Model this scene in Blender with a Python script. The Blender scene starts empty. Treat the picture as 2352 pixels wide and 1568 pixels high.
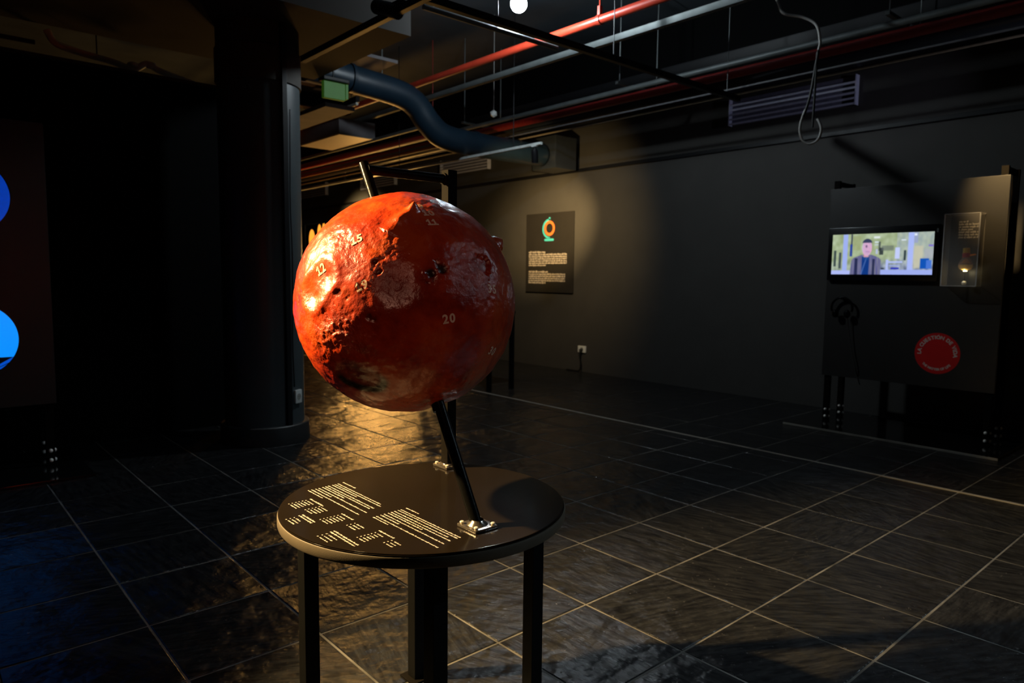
import bpy, bmesh, math, random
from mathutils import Vector, Matrix, noise, Euler
from mathutils.bvhtree import BVHTree
random.seed(7)
SC = bpy.context.scene
COL = SC.collection
PI = math.pi

# ------------------------------------------------------------------ camera
cam = bpy.data.cameras.new('camera'); co = bpy.data.objects.new('camera', cam); COL.objects.link(co)
co.location = (0, 0, 1.5)
co.rotation_euler = Euler((math.radians(84.68591), math.radians(-0.64728), math.radians(-41.19423)), 'XYZ')
cam.sensor_width = 36.0; cam.sensor_fit = 'HORIZONTAL'; cam.lens = 1614.956 * 36.0 / 2352.0
cam.clip_start = 0.05; cam.clip_end = 80
cam.dof.use_dof = True; cam.dof.focus_distance = 2.0; cam.dof.aperture_fstop = 4.5
SC.camera = co
# ------------------------------------------------------------------ world, exposure
w = bpy.data.worlds.new('world'); SC.world = w; w.use_nodes = True
w.node_tree.nodes['Background'].inputs[0].default_value = (0.5, 0.6, 0.7, 1)
w.node_tree.nodes['Background'].inputs[1].default_value = 0.0015
vs = SC.view_settings
vs.view_transform = 'Standard'; vs.look = 'None'; vs.gamma = 1.0; vs.use_curve_mapping = False; vs.exposure = 0.0
# ------------------------------------------------------------------ lights
WARM = (1.0, 0.68, 0.29); COOL = (0.66, 0.86, 1.0)
def spot(name, loc, target, power, color, angle, blend=0.5, radius=0.03):
    d = bpy.data.lights.new(name, 'SPOT'); d.energy = power; d.color = color
    d.spot_size = math.radians(angle); d.spot_blend = blend; d.shadow_soft_size = radius
    o = bpy.data.objects.new(name, d); COL.objects.link(o); o.location = loc
    o.rotation_euler = (Vector(target) - Vector(loc)).to_track_quat('-Z', 'Y').to_euler()
    return o
def point(name, loc, power, color, radius=0.06):
    d = bpy.data.lights.new(name, 'POINT'); d.energy = power; d.color = color; d.shadow_soft_size = radius
    o = bpy.data.objects.new(name, d); COL.objects.link(o); o.location = loc; return o
spot('key_spotlight', (-0.19, 3.15, 2.42), (1.45, 1.75, 1.02), 1550, WARM, 62, 0.55, 0.035)
spot('poster_spotlight', (6.085, 6.545, 2.835), (8.14, 8.45, 2.05), 190, WARM, 112, 1.0, 0.04)
spot('poster_spotlight_narrow', (6.085, 6.545, 2.835), (8.14, 8.30, 2.32), 900, WARM, 44, 1.0, 0.04)
spot('panel_spotlight', (6.72, 1.90, 3.05), (7.33, 1.86, 2.34), 210, WARM, 44, 1.0, 0.04)
spot('far_spotlight', (6.9, 14.6, 3.0), (8.14, 14.5, 2.2), 600, WARM, 110, 1.0, 0.05)
spot('far_floor_spotlight', (6.4, 12.6, 2.9), (8.0, 12.9, 1.2), 700, (1.0, 0.55, 0.22), 100, 1.0, 0.05)
spot('far_ceiling_spotlight', (5.6, 12.6, 1.3), (5.3, 10.2, 4.4), 18, (1.0, 0.5, 0.18), 110, 1.0, 0.1)
spot('second_ceiling_light', (5.53, -1.45, 4.1), (2.2, 0.6, 0.3), 330, COOL, 92, 1.0, 0.07)

spot('front_left_spotlight', (-1.6, -1.15, 2.75), (1.19, 1.86, 1.38), 48, (1.0, 0.46, 0.30), 11, 0.6, 0.04)
spot('vent_fill_light', (6.7, 0.2, 3.1), (8.1, 4.4, 3.62), 60, (0.74, 0.76, 1.0), 34, 1.0, 0.05)  # added off-frame fill that brightens the near wall vent, no known fixture

# ------------------------------------------------------------------ materials
MATS = {}
def nt(m): return m.node_tree.nodes, m.node_tree.links
def mat(name, color, rough=0.5, metal=0.0, spec=0.5, var=0.15, scale=20.0, bump=0.0, bscale=80.0, emit=None, es=0.0, coat=0.0):
    m = bpy.data.materials.new(name); m.use_nodes = True
    N, L = nt(m); b = N['Principled BSDF']
    b.inputs['Base Color'].default_value = (*color, 1); b.inputs['Roughness'].default_value = rough
    b.inputs['Metallic'].default_value = metal; b.inputs['Specular IOR Level'].default_value = spec
    b.inputs['Coat Weight'].default_value = coat
    tc = N.new('ShaderNodeTexCoord')
    if var > 0:
        n = N.new('ShaderNodeTexNoise'); n.inputs['Scale'].default_value = scale; n.inputs['Detail'].default_value = 5
        r = N.new('ShaderNodeValToRGB')
        r.color_ramp.elements[0].color = tuple(c * (1 - var) for c in color) + (1,)
        r.color_ramp.elements[1].color = tuple(min(1, c * (1 + var)) for c in color) + (1,)
        r.color_ramp.elements[0].position = 0.3; r.color_ramp.elements[1].position = 0.7
        L.new(tc.outputs['Object'], n.inputs['Vector']); L.new(n.outputs[0], r.inputs[0]); L.new(r.outputs[0], b.inputs['Base Color'])
    if bump > 0:
        n2 = N.new('ShaderNodeTexNoise'); n2.inputs['Scale'].default_value = bscale; n2.inputs['Detail'].default_value = 4
        bp = N.new('ShaderNodeBump'); bp.inputs['Strength'].default_value = bump; bp.inputs['Distance'].default_value = 0.004
        L.new(tc.outputs['Object'], n2.inputs['Vector']); L.new(n2.outputs[0], bp.inputs['Height']); L.new(bp.outputs[0], b.inputs['Normal'])
    if emit:
        b.inputs['Emission Color'].default_value = (*emit, 1); b.inputs['Emission Strength'].default_value = es
    MATS[name] = m; return m

wall_m = mat('wall_paint', (0.040, 0.037, 0.033), 0.75, var=0.08, scale=3, bump=0.25, bscale=60)
black_wall = mat('black_drape', (0.0015, 0.0015, 0.0017), 0.85, spec=0.1, var=0.1)
ceil_m = mat('ceiling_paint', (0.045, 0.056, 0.068), 0.8, var=0.3, scale=1.3, bump=0.3, bscale=8)
beam_m = mat('beam_paint', (0.040, 0.033, 0.027), 0.8, var=0.12, scale=2)
col_m = mat('column_paint', (0.050, 0.064, 0.070), 0.42, var=0.06, scale=4, bump=0.1, bscale=30)
steel_black = mat('black_steel', (0.004, 0.004, 0.004), 0.27, spec=0.055, var=0.1, bump=0.12, bscale=140)
leg_m = mat('black_leg_steel', (0.0035, 0.0035, 0.0035), 0.5, spec=0.15, var=0.1)
post_m = mat('satin_post_steel', (0.006, 0.005, 0.004), 0.75, spec=0.03, var=0.1, bump=0.08, bscale=120)
panel_m = mat('satin_panel', (0.020, 0.018, 0.016), 0.42, var=0.06, scale=6, bump=0.12, bscale=300)
top_m = mat('table_sheet', (0.0085, 0.006, 0.0042), 0.12, var=0.05, scale=6, spec=0.28)
rim_m = mat('table_rim', (0.10, 0.080, 0.055), 0.5, var=0.06, bump=0.10, bscale=420)
chrome = mat('zinc_plate', (0.35, 0.31, 0.27), 0.22, metal=0.9, var=0.15, bump=0.2, bscale=150)
bolt_m = mat('zinc_bolt', (0.72, 0.68, 0.58), 0.35, metal=0.5, var=0.05)
white_print = mat('white_print', (0.44, 0.38, 0.32), 0.55, var=0.03)
white_pl = mat('white_plastic', (0.62, 0.64, 0.62), 0.45, var=0.04)
dark_pl = mat('dark_plastic', (0.03, 0.03, 0.03), 0.5, var=0.05)
red_paint = mat('red_pipe_paint', (0.52, 0.045, 0.02), 0.4, var=0.12, scale=6)
galv = mat('galvanised_steel', (0.17, 0.19, 0.19), 0.5, metal=0.35, var=0.2, scale=5)
pipe_dk = mat('dark_pipe', (0.020, 0.024, 0.030), 0.33, var=0.1)
duct_m = mat('blue_duct', (0.006, 0.016, 0.028), 0.42, var=0.15, scale=5, bump=0.2, bscale=14)
vent_m = mat('vent_metal', (0.50, 0.52, 0.68), 0.4, metal=0.0, var=0.1)
rail_m = mat('track_black', (0.006, 0.006, 0.007), 0.45, spec=0.25, var=0.1)
cream = mat('cream_box', (0.42, 0.36, 0.28), 0.5, var=0.06)
teal = mat('teal_print', (0.06, 0.52, 0.56), 0.5, var=0.02)
orange_p = mat('orange_print', (0.95, 0.20, 0.04), 0.5, var=0.02)
disc_red = mat('red_vinyl', (0.62, 0.008, 0.008), 0.4, var=0.03)
disc_txt = mat('vinyl_letters', (0.62, 0.50, 0.44), 0.5, var=0.02)
bezel = mat('tv_bezel', (0.004, 0.004, 0.005), 0.25, var=0.0)
bolt_lit = mat('bright_bolt', (0.92, 0.90, 0.85), 0.3, metal=0.2, var=0.02)
grout = mat('grout', (0.115, 0.107, 0.092), 0.85, var=0.75, scale=5, bump=0.4, bscale=120)
strip_m = mat('joint_strip', (0.27, 0.25, 0.21), 0.6, var=0.2, scale=8)
green_pl = mat('exit_green', (0.015, 0.075, 0.006), 0.65, var=0.1, emit=(0.16, 0.5, 0.04), es=0.06)
cord_m = mat('grey_cable', (0.36, 0.35, 0.33), 0.5, var=0.1)
blk_cord = mat('black_cable', (0.006, 0.006, 0.006), 0.5, var=0.0)
rust = mat('ochre_steel', (0.22, 0.085, 0.03), 0.6, var=0.3, scale=6)
grey_slab = mat('grey_board', (0.17, 0.16, 0.17), 0.7, var=0.2, scale=3)
foil = mat('foil_wrap', (0.85, 0.83, 0.83), 0.4, metal=0.0, var=0.3, scale=6, bump=0.8, bscale=12)
bulb_m = mat('bulb_glass', (1, 1, 1), 0.3, var=0, emit=(0.80, 0.93, 1.0), es=560)
blue_a = mat('screen_blue_dark', (0, 0, 0), 0.3, var=0, emit=(0.0, 0.035, 0.36), es=1.0)
blue_b = mat('screen_blue_light', (0, 0, 0), 0.3, var=0, emit=(0.002, 0.26, 1.0), es=1.05)
blue_c = mat('screen_blue_low', (0, 0, 0), 0.3, var=0, emit=(0.0, 0.07, 0.55), es=1.0)
amber = mat('picture_amber', (0.1, 0.05, 0.0), 0.4, var=0, emit=(1.0, 0.33, 0.03), es=1.5)
amber_y = mat('picture_yellow', (0.1, 0.05, 0.0), 0.4, var=0, emit=(1.0, 0.50, 0.12), es=60)
led_m = mat('led_spot', (1, 1, 1), 0.3, var=0, emit=(1.0, 0.95, 0.55), es=7)
def transp(name, color, rough, alpha_fac):
    m = bpy.data.materials.new(name); m.use_nodes = True; N, L = nt(m)
    b = N['Principled BSDF']; b.inputs['Base Color'].default_value = (*color, 1); b.inputs['Roughness'].default_value = rough
    n = N.new('ShaderNodeTexNoise'); n.inputs['Scale'].default_value = 5
    mr = N.new('ShaderNodeMapRange'); mr.inputs[3].default_value = alpha_fac * 0.8; mr.inputs[4].default_value = alpha_fac * 1.2
    L.new(n.outputs[0], mr.inputs[0]); L.new(mr.outputs[0], b.inputs['Alpha'])
    MATS[name] = m; return m
acrylic = transp('acrylic_sheet', (0.55, 0.50, 0.45), 0.08, 0.16)
acrylic_edge = transp('acrylic_edge', (0.75, 0.72, 0.70), 0.15, 0.6)
glass_or = transp('orange_glass', (0.95, 0.30, 0.02), 0.1, 0.75)
glass_yl = transp('yellow_stopper', (0.75, 0.42, 0.03), 0.3, 0.95)
glass_clear = transp('flask_glass', (0.8, 0.45, 0.3), 0.05, 0.35)
liq = mat('yellow_liquid', (0.80, 0.62, 0.12), 0.2, var=0.1)
red_band = mat('red_band', (0.55, 0.01, 0.01), 0.4, var=0.05)

def tile_material():
    m = bpy.data.materials.new('slate_tile'); m.use_nodes = True; N, L = nt(m); b = N['Principled BSDF']
    tc = N.new('ShaderNodeTexCoord'); oi = N.new('ShaderNodeObjectInfo')
    mul = N.new('ShaderNodeMath'); mul.operation = 'MULTIPLY'; mul.inputs[1].default_value = 2.2; L.new(oi.outputs['Random'], mul.inputs[0])
    add = N.new('ShaderNodeVectorMath'); add.operation = 'ADD'
    sc = N.new('ShaderNodeMath'); sc.operation = 'MULTIPLY'; sc.inputs[1].default_value = 37; L.new(oi.outputs['Random'], sc.inputs[0])
    geo = N.new('ShaderNodeNewGeometry')
    rot = N.new('ShaderNodeVectorRotate'); rot.rotation_type = 'Z_AXIS'
    L.new(geo.outputs['Position'], add.inputs[0]); L.new(sc.outputs[0], add.inputs[1])
    L.new(add.outputs[0], rot.inputs['Vector']); L.new(mul.outputs[0], rot.inputs['Angle'])
    mp = N.new('ShaderNodeMapping'); mp.inputs['Scale'].default_value = (1.0, 6.0, 1.0); L.new(rot.outputs[0], mp.inputs[0])
    streak = N.new('ShaderNodeTexNoise'); streak.inputs['Scale'].default_value = 7; streak.inputs['Detail'].default_value = 8; streak.inputs['Roughness'].default_value = 0.65
    L.new(mp.outputs[0], streak.inputs['Vector'])
    clo = N.new('ShaderNodeTexNoise'); clo.inputs['Scale'].default_value = 4.5; clo.inputs['Detail'].default_value = 4; L.new(add.outputs[0], clo.inputs['Vector'])
    fine = N.new('ShaderNodeTexNoise'); fine.inputs['Scale'].default_value = 60; fine.inputs['Detail'].default_value = 5; fine.inputs['Roughness'].default_value = 0.7; L.new(mp.outputs[0], fine.inputs['Vector'])
    spk = N.new('ShaderNodeTexNoise'); spk.inputs['Scale'].default_value = 34; spk.inputs['Detail'].default_value = 6; spk.inputs['Roughness'].default_value = 0.75; L.new(geo.outputs['Position'], spk.inputs['Vector'])
    r1 = N.new('ShaderNodeValToRGB'); e = r1.color_ramp.elements
    e[0].position = 0.38; e[0].color = (0.007, 0.007, 0.008, 1); e[1].position = 0.74; e[1].color = (0.031, 0.031, 0.031, 1)
    L.new(streak.outputs[0], r1.inputs[0])
    r2 = N.new('ShaderNodeValToRGB'); e = r2.color_ramp.elements
    e[0].position = 0.60; e[0].color = (0, 0, 0, 1); e[1].position = 0.76; e[1].color = (0.26, 0.245, 0.23, 1)
    L.new(spk.outputs[0], r2.inputs[0])
    r3 = N.new('ShaderNodeMapRange'); r3.inputs[1].default_value = 0.45; r3.inputs[2].default_value = 0.75; L.new(clo.outputs[0], r3.inputs[0])
    sm = N.new('ShaderNodeMix'); sm.data_type = 'RGBA'; sm.blend_type = 'ADD'
    L.new(r3.outputs[0], sm.inputs['Factor']); L.new(r1.outputs[0], sm.inputs[6]); L.new(r2.outputs[0], sm.inputs[7])
    L.new(sm.outputs[2], b.inputs['Base Color'])
    rr = N.new('ShaderNodeMapRange'); rr.inputs[3].default_value = 0.13; rr.inputs[4].default_value = 0.34; L.new(fine.outputs[0], rr.inputs[0]); L.new(rr.outputs[0], b.inputs['Roughness'])
    b.inputs['Specular IOR Level'].default_value = 0.32
    b1 = N.new('ShaderNodeBump'); b1.inputs['Strength'].default_value = 0.55; b1.inputs['Distance'].default_value = 0.006; L.new(streak.outputs[0], b1.inputs['Height'])
    b2 = N.new('ShaderNodeBump'); b2.inputs['Strength'].default_value = 0.35; b2.inputs['Distance'].default_value = 0.0015; L.new(fine.outputs[0], b2.inputs['Height']); L.new(b1.outputs[0], b2.inputs['Normal'])
    b3 = N.new('ShaderNodeBump'); b3.inputs['Strength'].default_value = 0.9; b3.inputs['Distance'].default_value = 0.035; L.new(clo.outputs[0], b3.inputs['Height']); L.new(b2.outputs[0], b3.inputs['Normal'])
    L.new(b3.outputs[0], b.inputs['Normal'])
    return m
tile_m = tile_material()

def globe_material():
    m = bpy.data.materials.new('globe_paint'); m.use_nodes = True; N, L = nt(m); b = N['Principled BSDF']
    tc = N.new('ShaderNodeTexCoord')
    at = N.new('ShaderNodeAttribute'); at.attribute_name = 'dark'
    at2 = N.new('ShaderNodeAttribute'); at2.attribute_name = 'rough'
    n1 = N.new('ShaderNodeTexNoise'); n1.inputs['Scale'].default_value = 7; n1.inputs['Detail'].default_value = 9; n1.inputs['Roughness'].default_value = 0.62
    L.new(tc.outputs['Object'], n1.inputs['Vector'])
    r = N.new('ShaderNodeValToRGB'); e = r.color_ramp.elements
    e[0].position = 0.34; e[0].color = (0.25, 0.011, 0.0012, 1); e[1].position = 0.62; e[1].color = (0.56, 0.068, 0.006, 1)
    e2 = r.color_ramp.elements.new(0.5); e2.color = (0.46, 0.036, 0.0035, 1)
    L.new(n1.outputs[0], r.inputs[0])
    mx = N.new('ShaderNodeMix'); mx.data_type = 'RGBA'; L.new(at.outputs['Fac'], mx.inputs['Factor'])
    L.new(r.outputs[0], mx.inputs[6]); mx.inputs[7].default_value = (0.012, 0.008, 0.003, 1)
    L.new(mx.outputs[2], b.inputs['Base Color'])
    n2 = N.new('ShaderNodeTexNoise'); n2.inputs['Scale'].default_value = 30; n2.inputs['Detail'].default_value = 4; L.new(tc.outputs['Object'], n2.inputs['Vector'])
    rr = N.new('ShaderNodeMapRange'); rr.inputs[3].default_value = 0.22; rr.inputs[4].default_value = 0.38; L.new(n2.outputs[0], rr.inputs[0]); L.new(rr.outputs[0], b.inputs['Roughness'])
    b.inputs['Specular IOR Level'].default_value = 0.5
    b.inputs['Coat Weight'].default_value = 0.8; b.inputs['Coat Roughness'].default_value = 0.19
    f = N.new('ShaderNodeTexNoise'); f.inputs['Scale'].default_value = 190; f.inputs['Detail'].default_value = 3; L.new(tc.outputs['Object'], f.inputs['Vector'])
    f2 = N.new('ShaderNodeTexNoise'); f2.inputs['Scale'].default_value = 60; f2.inputs['Detail'].default_value = 6; f2.inputs['Roughness'].default_value = 0.7; L.new(tc.outputs['Object'], f2.inputs['Vector'])
    b1 = N.new('ShaderNodeBump'); b1.inputs['Distance'].default_value = 0.0011; L.new(f.outputs[0], b1.inputs['Height'])
    ms = N.new('ShaderNodeMath'); ms.operation = 'MULTIPLY_ADD'; ms.inputs[1].default_value = 0.7; ms.inputs[2].default_value = 0.55; L.new(at2.outputs['Fac'], ms.inputs[0]); L.new(ms.outputs[0], b1.inputs['Strength'])
    b2 = N.new('ShaderNodeBump'); b2.inputs['Distance'].default_value = 0.004; L.new(f2.outputs[0], b2.inputs['Height'])
    L.new(at2.outputs['Fac'], b2.inputs['Strength']); L.new(b1.outputs[0], b2.inputs['Normal'])
    L.new(b2.outputs[0], b.inputs['Normal']); L.new(b2.outputs[0], b.inputs['Coat Normal'])
    return m
globe_m = globe_material()
number_m = mat('number_print', (0.78, 0.52, 0.36), 0.5, var=0.02)

# ------------------------------------------------------------------ mesh helpers
def box(bm, lo, hi, rot=None, bev=0.0):
    lo = Vector(lo); hi = Vector(hi); c = (lo + hi) / 2; s = hi - lo
    M = Matrix.Translation(c)
    if rot is not None: M = M @ rot.to_4x4()
    r = bmesh.ops.create_cube(bm, size=1.0, matrix=M @ Matrix.Diagonal((*s, 1)))
    if bev > 0:
        es = list({e for v in r['verts'] for e in v.link_edges})
        bmesh.ops.bevel(bm, geom=es, offset=bev, segments=2, affect='EDGES', profile=0.6)
def tube(bm, p0, p1, r, seg=20, r2=None, caps=True):
    p0 = Vector(p0); p1 = Vector(p1); d = p1 - p0; L = d.length
    M = Matrix.Translation((p0 + p1) / 2) @ d.to_track_quat('Z', 'Y').to_matrix().to_4x4()
    bmesh.ops.create_cone(bm, cap_ends=caps, segments=seg, radius1=r, radius2=r if r2 is None else r2, depth=L, matrix=M)
def ball(bm, c, r, seg=20, scale=(1, 1, 1)):
    bmesh.ops.create_uvsphere(bm, u_segments=seg, v_segments=seg // 2 + 2, radius=r, matrix=Matrix.Translation(c) @ Matrix.Diagonal((*scale, 1)))
def lathe(bm, c, prof, seg=32, axis=None):
    """prof: (radius, z) pairs revolved about a line through c"""
    M = Matrix.Translation(c)
    if axis is not None: M = M @ Vector(axis).to_track_quat('Z', 'Y').to_matrix().to_4x4()
    rings = []
    for r, z in prof:
        if r < 1e-6: rings.append([bm.verts.new(M @ Vector((0, 0, z)))])
        else: rings.append([bm.verts.new(M @ Vector((r * math.cos(2 * PI * i / seg), r * math.sin(2 * PI * i / seg), z))) for i in range(seg)])
    for a, b in zip(rings, rings[1:]):
        for i in range(seg):
            j = (i + 1) % seg
            if len(a) == 1 and len(b) == 1: continue
            if len(a) == 1: bm.faces.new((a[0], b[j], b[i]))
            elif len(b) == 1: bm.faces.new((a[i], a[j], b[0]))
            else: bm.faces.new((a[i], a[j], b[j], b[i]))
def sweep(bm, pts, r, seg=10, closed=False, sub=6):
    """tube along a Catmull-Rom curve through pts"""
    P = [Vector(p) for p in pts]; out = []
    for i in range(len(P) - 1):
        a = P[max(i - 1, 0)]; b = P[i]; c = P[i + 1]; d = P[min(i + 2, len(P) - 1)]
        for k in range(sub):
            t = k / sub
            out.append(0.5 * ((2 * b) + (c - a) * t + (2 * a - 5 * b + 4 * c - d) * t * t + (3 * b - a - 3 * c + d) * t ** 3))
    out.append(P[-1]); rings = []
    up = Vector((0, 0, 1))
    for i, p in enumerate(out):
        d = (out[min(i + 1, len(out) - 1)] - out[max(i - 1, 0)]).normalized()
        u = up.cross(d)
        if u.length < 1e-3: u = Vector((1, 0, 0)).cross(d)
        u.normalize(); v = d.cross(u); up = v
        rings.append([bm.verts.new(p + r * (math.cos(2 * PI * k / seg) * u + math.sin(2 * PI * k / seg) * v)) for k in range(seg)])
    for a, b in zip(rings, rings[1:]):
        for k in range(seg): bm.faces.new((a[k], a[(k + 1) % seg], b[(k + 1) % seg], b[k]))
    bm.faces.new(rings[0][::-1]); bm.faces.new(rings[-1])
def root_of(o):
    while o.parent: o = o.parent
    return o
def obj(name, bm, m, parent=None, smooth=False, angle=None, kind=None, label=None):
    """link a bmesh (in world coordinates) as ONE mesh object, optionally as a part of parent"""
    if parent is not None:
        off = root_of(parent).location
        bmesh.ops.translate(bm, verts=bm.verts, vec=-Vector(off))
    bmesh.ops.recalc_face_normals(bm, faces=bm.faces)
    me = bpy.data.meshes.new(name); bm.to_mesh(me); bm.free()
    me.materials.append(m)
    if smooth:
        for p in me.polygons: p.use_smooth = True
        if angle is not None: me.set_sharp_from_angle(angle=math.radians(angle))
    o = bpy.data.objects.new(name, me); COL.objects.link(o)
    if parent is not None: o.parent = parent
    if kind: o['kind'] = kind
    if label: o['label'] = label
    return o
def thing(name, label, cat, loc=(0, 0, 0), group=None):
    o = bpy.data.objects.new(name, None); COL.objects.link(o); o.location = loc
    o.empty_display_size = 0.1
    o['label'] = label; o['category'] = cat
    if group: o['group'] = group
    return o
def tag(o, label, cat, group=None):
    o['label'] = label; o['category'] = cat
    if group: o['group'] = group
    return o
def B(): return bmesh.new()
def bx(name, lo, hi, m, parent=None, bev=0.0, **k):
    bm = B(); box(bm, lo, hi, bev=bev); return obj(name, bm, m, parent, **k)
def tb(name, p0, p1, r, m, parent=None, seg=20, **k):
    bm = B(); tube(bm, p0, p1, r, seg); return obj(name, bm, m, parent, smooth=True, angle=50, **k)
def text_mesh(ch, size, bold=0.0, align='CENTER'):
    """outline of a short string as (verts, faces)"""
    cu = bpy.data.curves.new('t', 'FONT'); cu.body = ch; cu.size = size; cu.align_x = align; cu.offset = bold; cu.resolution_u = 3
    o = bpy.data.objects.new('t', cu); COL.objects.link(o)
    bpy.context.view_layer.update()
    dg = bpy.context.evaluated_depsgraph_get(); me = bpy.data.meshes.new_from_object(o.evaluated_get(dg))
    V = [v.co.copy() for v in me.vertices]; F = [tuple(p.vertices) for p in me.polygons]
    COL.objects.unlink(o); bpy.data.objects.remove(o); bpy.data.curves.remove(cu); bpy.data.meshes.remove(me)
    return V, F

# ================================================================== SETTING
XW = 8.14
CEIL = 5.0
wr = bx('wall_right', (XW, -4.5, 0), (XW + 0.2, 21, 3.80), wall_m); wr['kind'] = 'structure'
bx('upper_band', (XW, -4.5, 3.80), (XW + 0.2, 21, CEIL), black_wall, wr)
bx('wall_back', (-6, 21, 0), (XW + 0.2, 21.2, CEIL), wall_m)['kind'] = 'structure'
bx('wall_front', (-6, -4.7, 0), (XW + 0.2, -4.5, CEIL), black_wall)['kind'] = 'structure'
bx('wall_left', (-6.2, -4.7, 0), (-6, 21.2, CEIL), black_wall)['kind'] = 'structure'
bx('ceiling', (-6.2, -4.7, CEIL), (XW + 0.2, 21.2, CEIL + 0.2), ceil_m)['kind'] = 'structure'
bx('trim_1', (XW - 0.035, -4.4, 3.125), (XW, 20.9, 3.175), rail_m, bev=0.004)['kind'] = 'structure'
pw = thing('wall_partition', 'black partition wall running behind the round column on the left', 'wall', (-1.8, 7.1, 0)); pw['kind'] = 'structure'
del pw['label']; del pw['category']
bx('wall_panel', (-5.9, 7.03, 0.0), (2.42, 7.14, 3.235), black_wall, pw)
bx('top_rail', (-5.9, 7.00, 3.235), (2.42, 7.15, 3.262), beam_m, pw, bev=0.003)

# floor: grout bed and slate tiles
fl = bx('floor', (-6, -4.5, -0.25), (XW, 21, -0.0035), grout); fl['kind'] = 'structure'
XS, YS = 0.5265, 0.5315
xl = [0.74 + XS * k for k in range(-13, 10)]            # joints up to the pale strip
xr = [5.665 + XS * k for k in range(0, 5)] + [XW]
yl = [1.045 + YS * k for k in range(-11, 38)]
xl.append(5.640)
Rc = co.rotation_euler.to_matrix()
def seen(p):
    q = Rc.transposed() @ (Vector(p) - co.location)
    if q.z > -0.2: return None
    x = 1176 + 1614.956 * q.x / -q.z; y = 784 - 1614.956 * q.y / -q.z
    return x, y, -q.z
G = 0.0048
cells = []
for xs in (xl, xr):
    for a, b in zip(xs, xs[1:]):
        if b - a < 0.05: continue
        for c, d in zip(yl, yl[1:]):
            pts = [seen(p) for p in ((a, c, 0), (b, c, 0), (b, d, 0), (a, d, 0))]
            pts = [p for p in pts if p]
            vis = bool(pts) and any(-60 < p[0] < 2412 and -60 < p[1] < 1640 for p in pts)
            hid = (c > 7.0 and b < 2.4)
            area = 0
            if vis and not hid and len(pts) == 4:
                for i in range(4):
                    x0, y0, _ = pts[i]; x1, y1, _ = pts[(i + 1) % 4]; area += x0 * y1 - x1 * y0
                area = abs(area)
            cells.append((area, a, b, c, d))
cells.sort(key=lambda t: -t[0])
tile_cache = {}
def tile_bm(w, h, bm=None, cx=0, cy=0):
    bm = bm or bmesh.new(); t = 0.0; e = 0.0035
    o = [(-w / 2, -h / 2), (w / 2, -h / 2), (w / 2, h / 2), (-w / 2, h / 2)]
    lo = [bm.verts.new((cx + x, cy + y, -0.012)) for x, y in o]
    mi = [bm.verts.new((cx + x, cy + y, -0.002)) for x, y in o]
    up = [bm.verts.new((cx + x * (1 - 2 * e / w), cy + y * (1 - 2 * e / h), 0)) for x, y in o]
    for i in range(4):
        j = (i + 1) % 4
        bm.faces.new((lo[i], lo[j], mi[j], mi[i])); bm.faces.new((mi[i], mi[j], up[j], up[i]))
    bm.faces.new(up); return bm
rest = bmesh.new()
for n, (ar, a, b, c, d) in enumerate(cells):
    w_, h_ = b - a - 2 * G, d - c - 2 * G
    if n < 299 and ar > 60:
        key = (round(w_, 3), round(h_, 3))
        if key not in tile_cache:
            bm = tile_bm(w_, h_); bmesh.ops.recalc_face_normals(bm, faces=bm.faces)
            me = bpy.data.meshes.new('tile'); bm.to_mesh(me); bm.free(); me.materials.append(tile_m); tile_cache[key] = me
        o = bpy.data.objects.new('tile', tile_cache[key]); COL.objects.link(o); o.parent = fl
        o.location = ((a + b) / 2, (c + d) / 2, random.uniform(-0.0012, 0.0))
        o.rotation_euler = (random.uniform(-.0022, .0022), random.uniform(-.0022, .0022), 0)
    else:
        tile_bm(w_, h_, rest, (a + b) / 2, (c + d) / 2)
bmesh.ops.recalc_face_normals(rest, faces=rest.faces)
me = bpy.data.meshes.new('tile_field'); rest.to_mesh(me); rest.free(); me.materials.append(tile_m)
o = bpy.data.objects.new('tile_field', me); COL.objects.link(o); o.parent = fl; o['kind'] = 'stuff'
o = bx('joint_strip', (5.637, -4.4, -0.012), (5.668, 20.9, 0.0015), strip_m, fl)

# ================================================================== ROUND COLUMN AND BEAM
CX, CY = 2.493, 6.251
t = thing('round_column', 'thick round black column standing under the end of the wide ceiling beam', 'column', (CX, CY, 0))
bm = B(); lathe(bm, (CX, CY, 0), [(0.0, 0.0), (0.344, 0.0), (0.344, 3.12)], 64); obj('shaft', bm, col_m, t, smooth=True, angle=40)
bm = B(); lathe(bm, (CX, CY, 0), [(0.344, 0.0), (0.388, 0.0), (0.390, 0.006), (0.384, 0.155), (0.376, 0.163), (0.344, 0.163)], 64); obj('base_ring', bm, dark_pl, t, smooth=True, angle=40)
bm = B(); lathe(bm, (CX, CY, 0), [(0.344, 3.12), (0.358, 3.12), (0.358, 3.40), (0.346, 3.40), (0.346, 3.598)], 64); obj('collar', bm, beam_m, t, smooth=True, angle=40, label='wider painted collar at the head of the column')
# boxed conduit down the column, left of the lit strip
ang = math.radians(-78) ; d2 = Vector((math.cos(ang), math.sin(ang), 0))
rotz = Matrix.Rotation(ang, 3, 'Z')
bm = B(); c = Vector((CX, CY, 0)) + d2 * 0.360; box(bm, c + Vector((-.016, -.024, .163)), c + Vector((.016, .024, 3.598)), rot=rotz, bev=0.003)
obj('conduit', bm, rail_m, t)
# loose black cable beside the conduit
bm = B(); c2 = Vector((CX, CY, 0)) + Vector((math.cos(ang + .17), math.sin(ang + .13), 0)) * 0.352
sweep(bm, [c2 + Vector((0, 0, z)) + Vector((math.sin(z * 5) * .006, 0, 0)) for z in (0.5, 0.9, 1.3, 1.7, 2.1, 2.5, 2.9)], 0.006, 8); obj('cable', bm, blk_cord, t, smooth=True)
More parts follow.
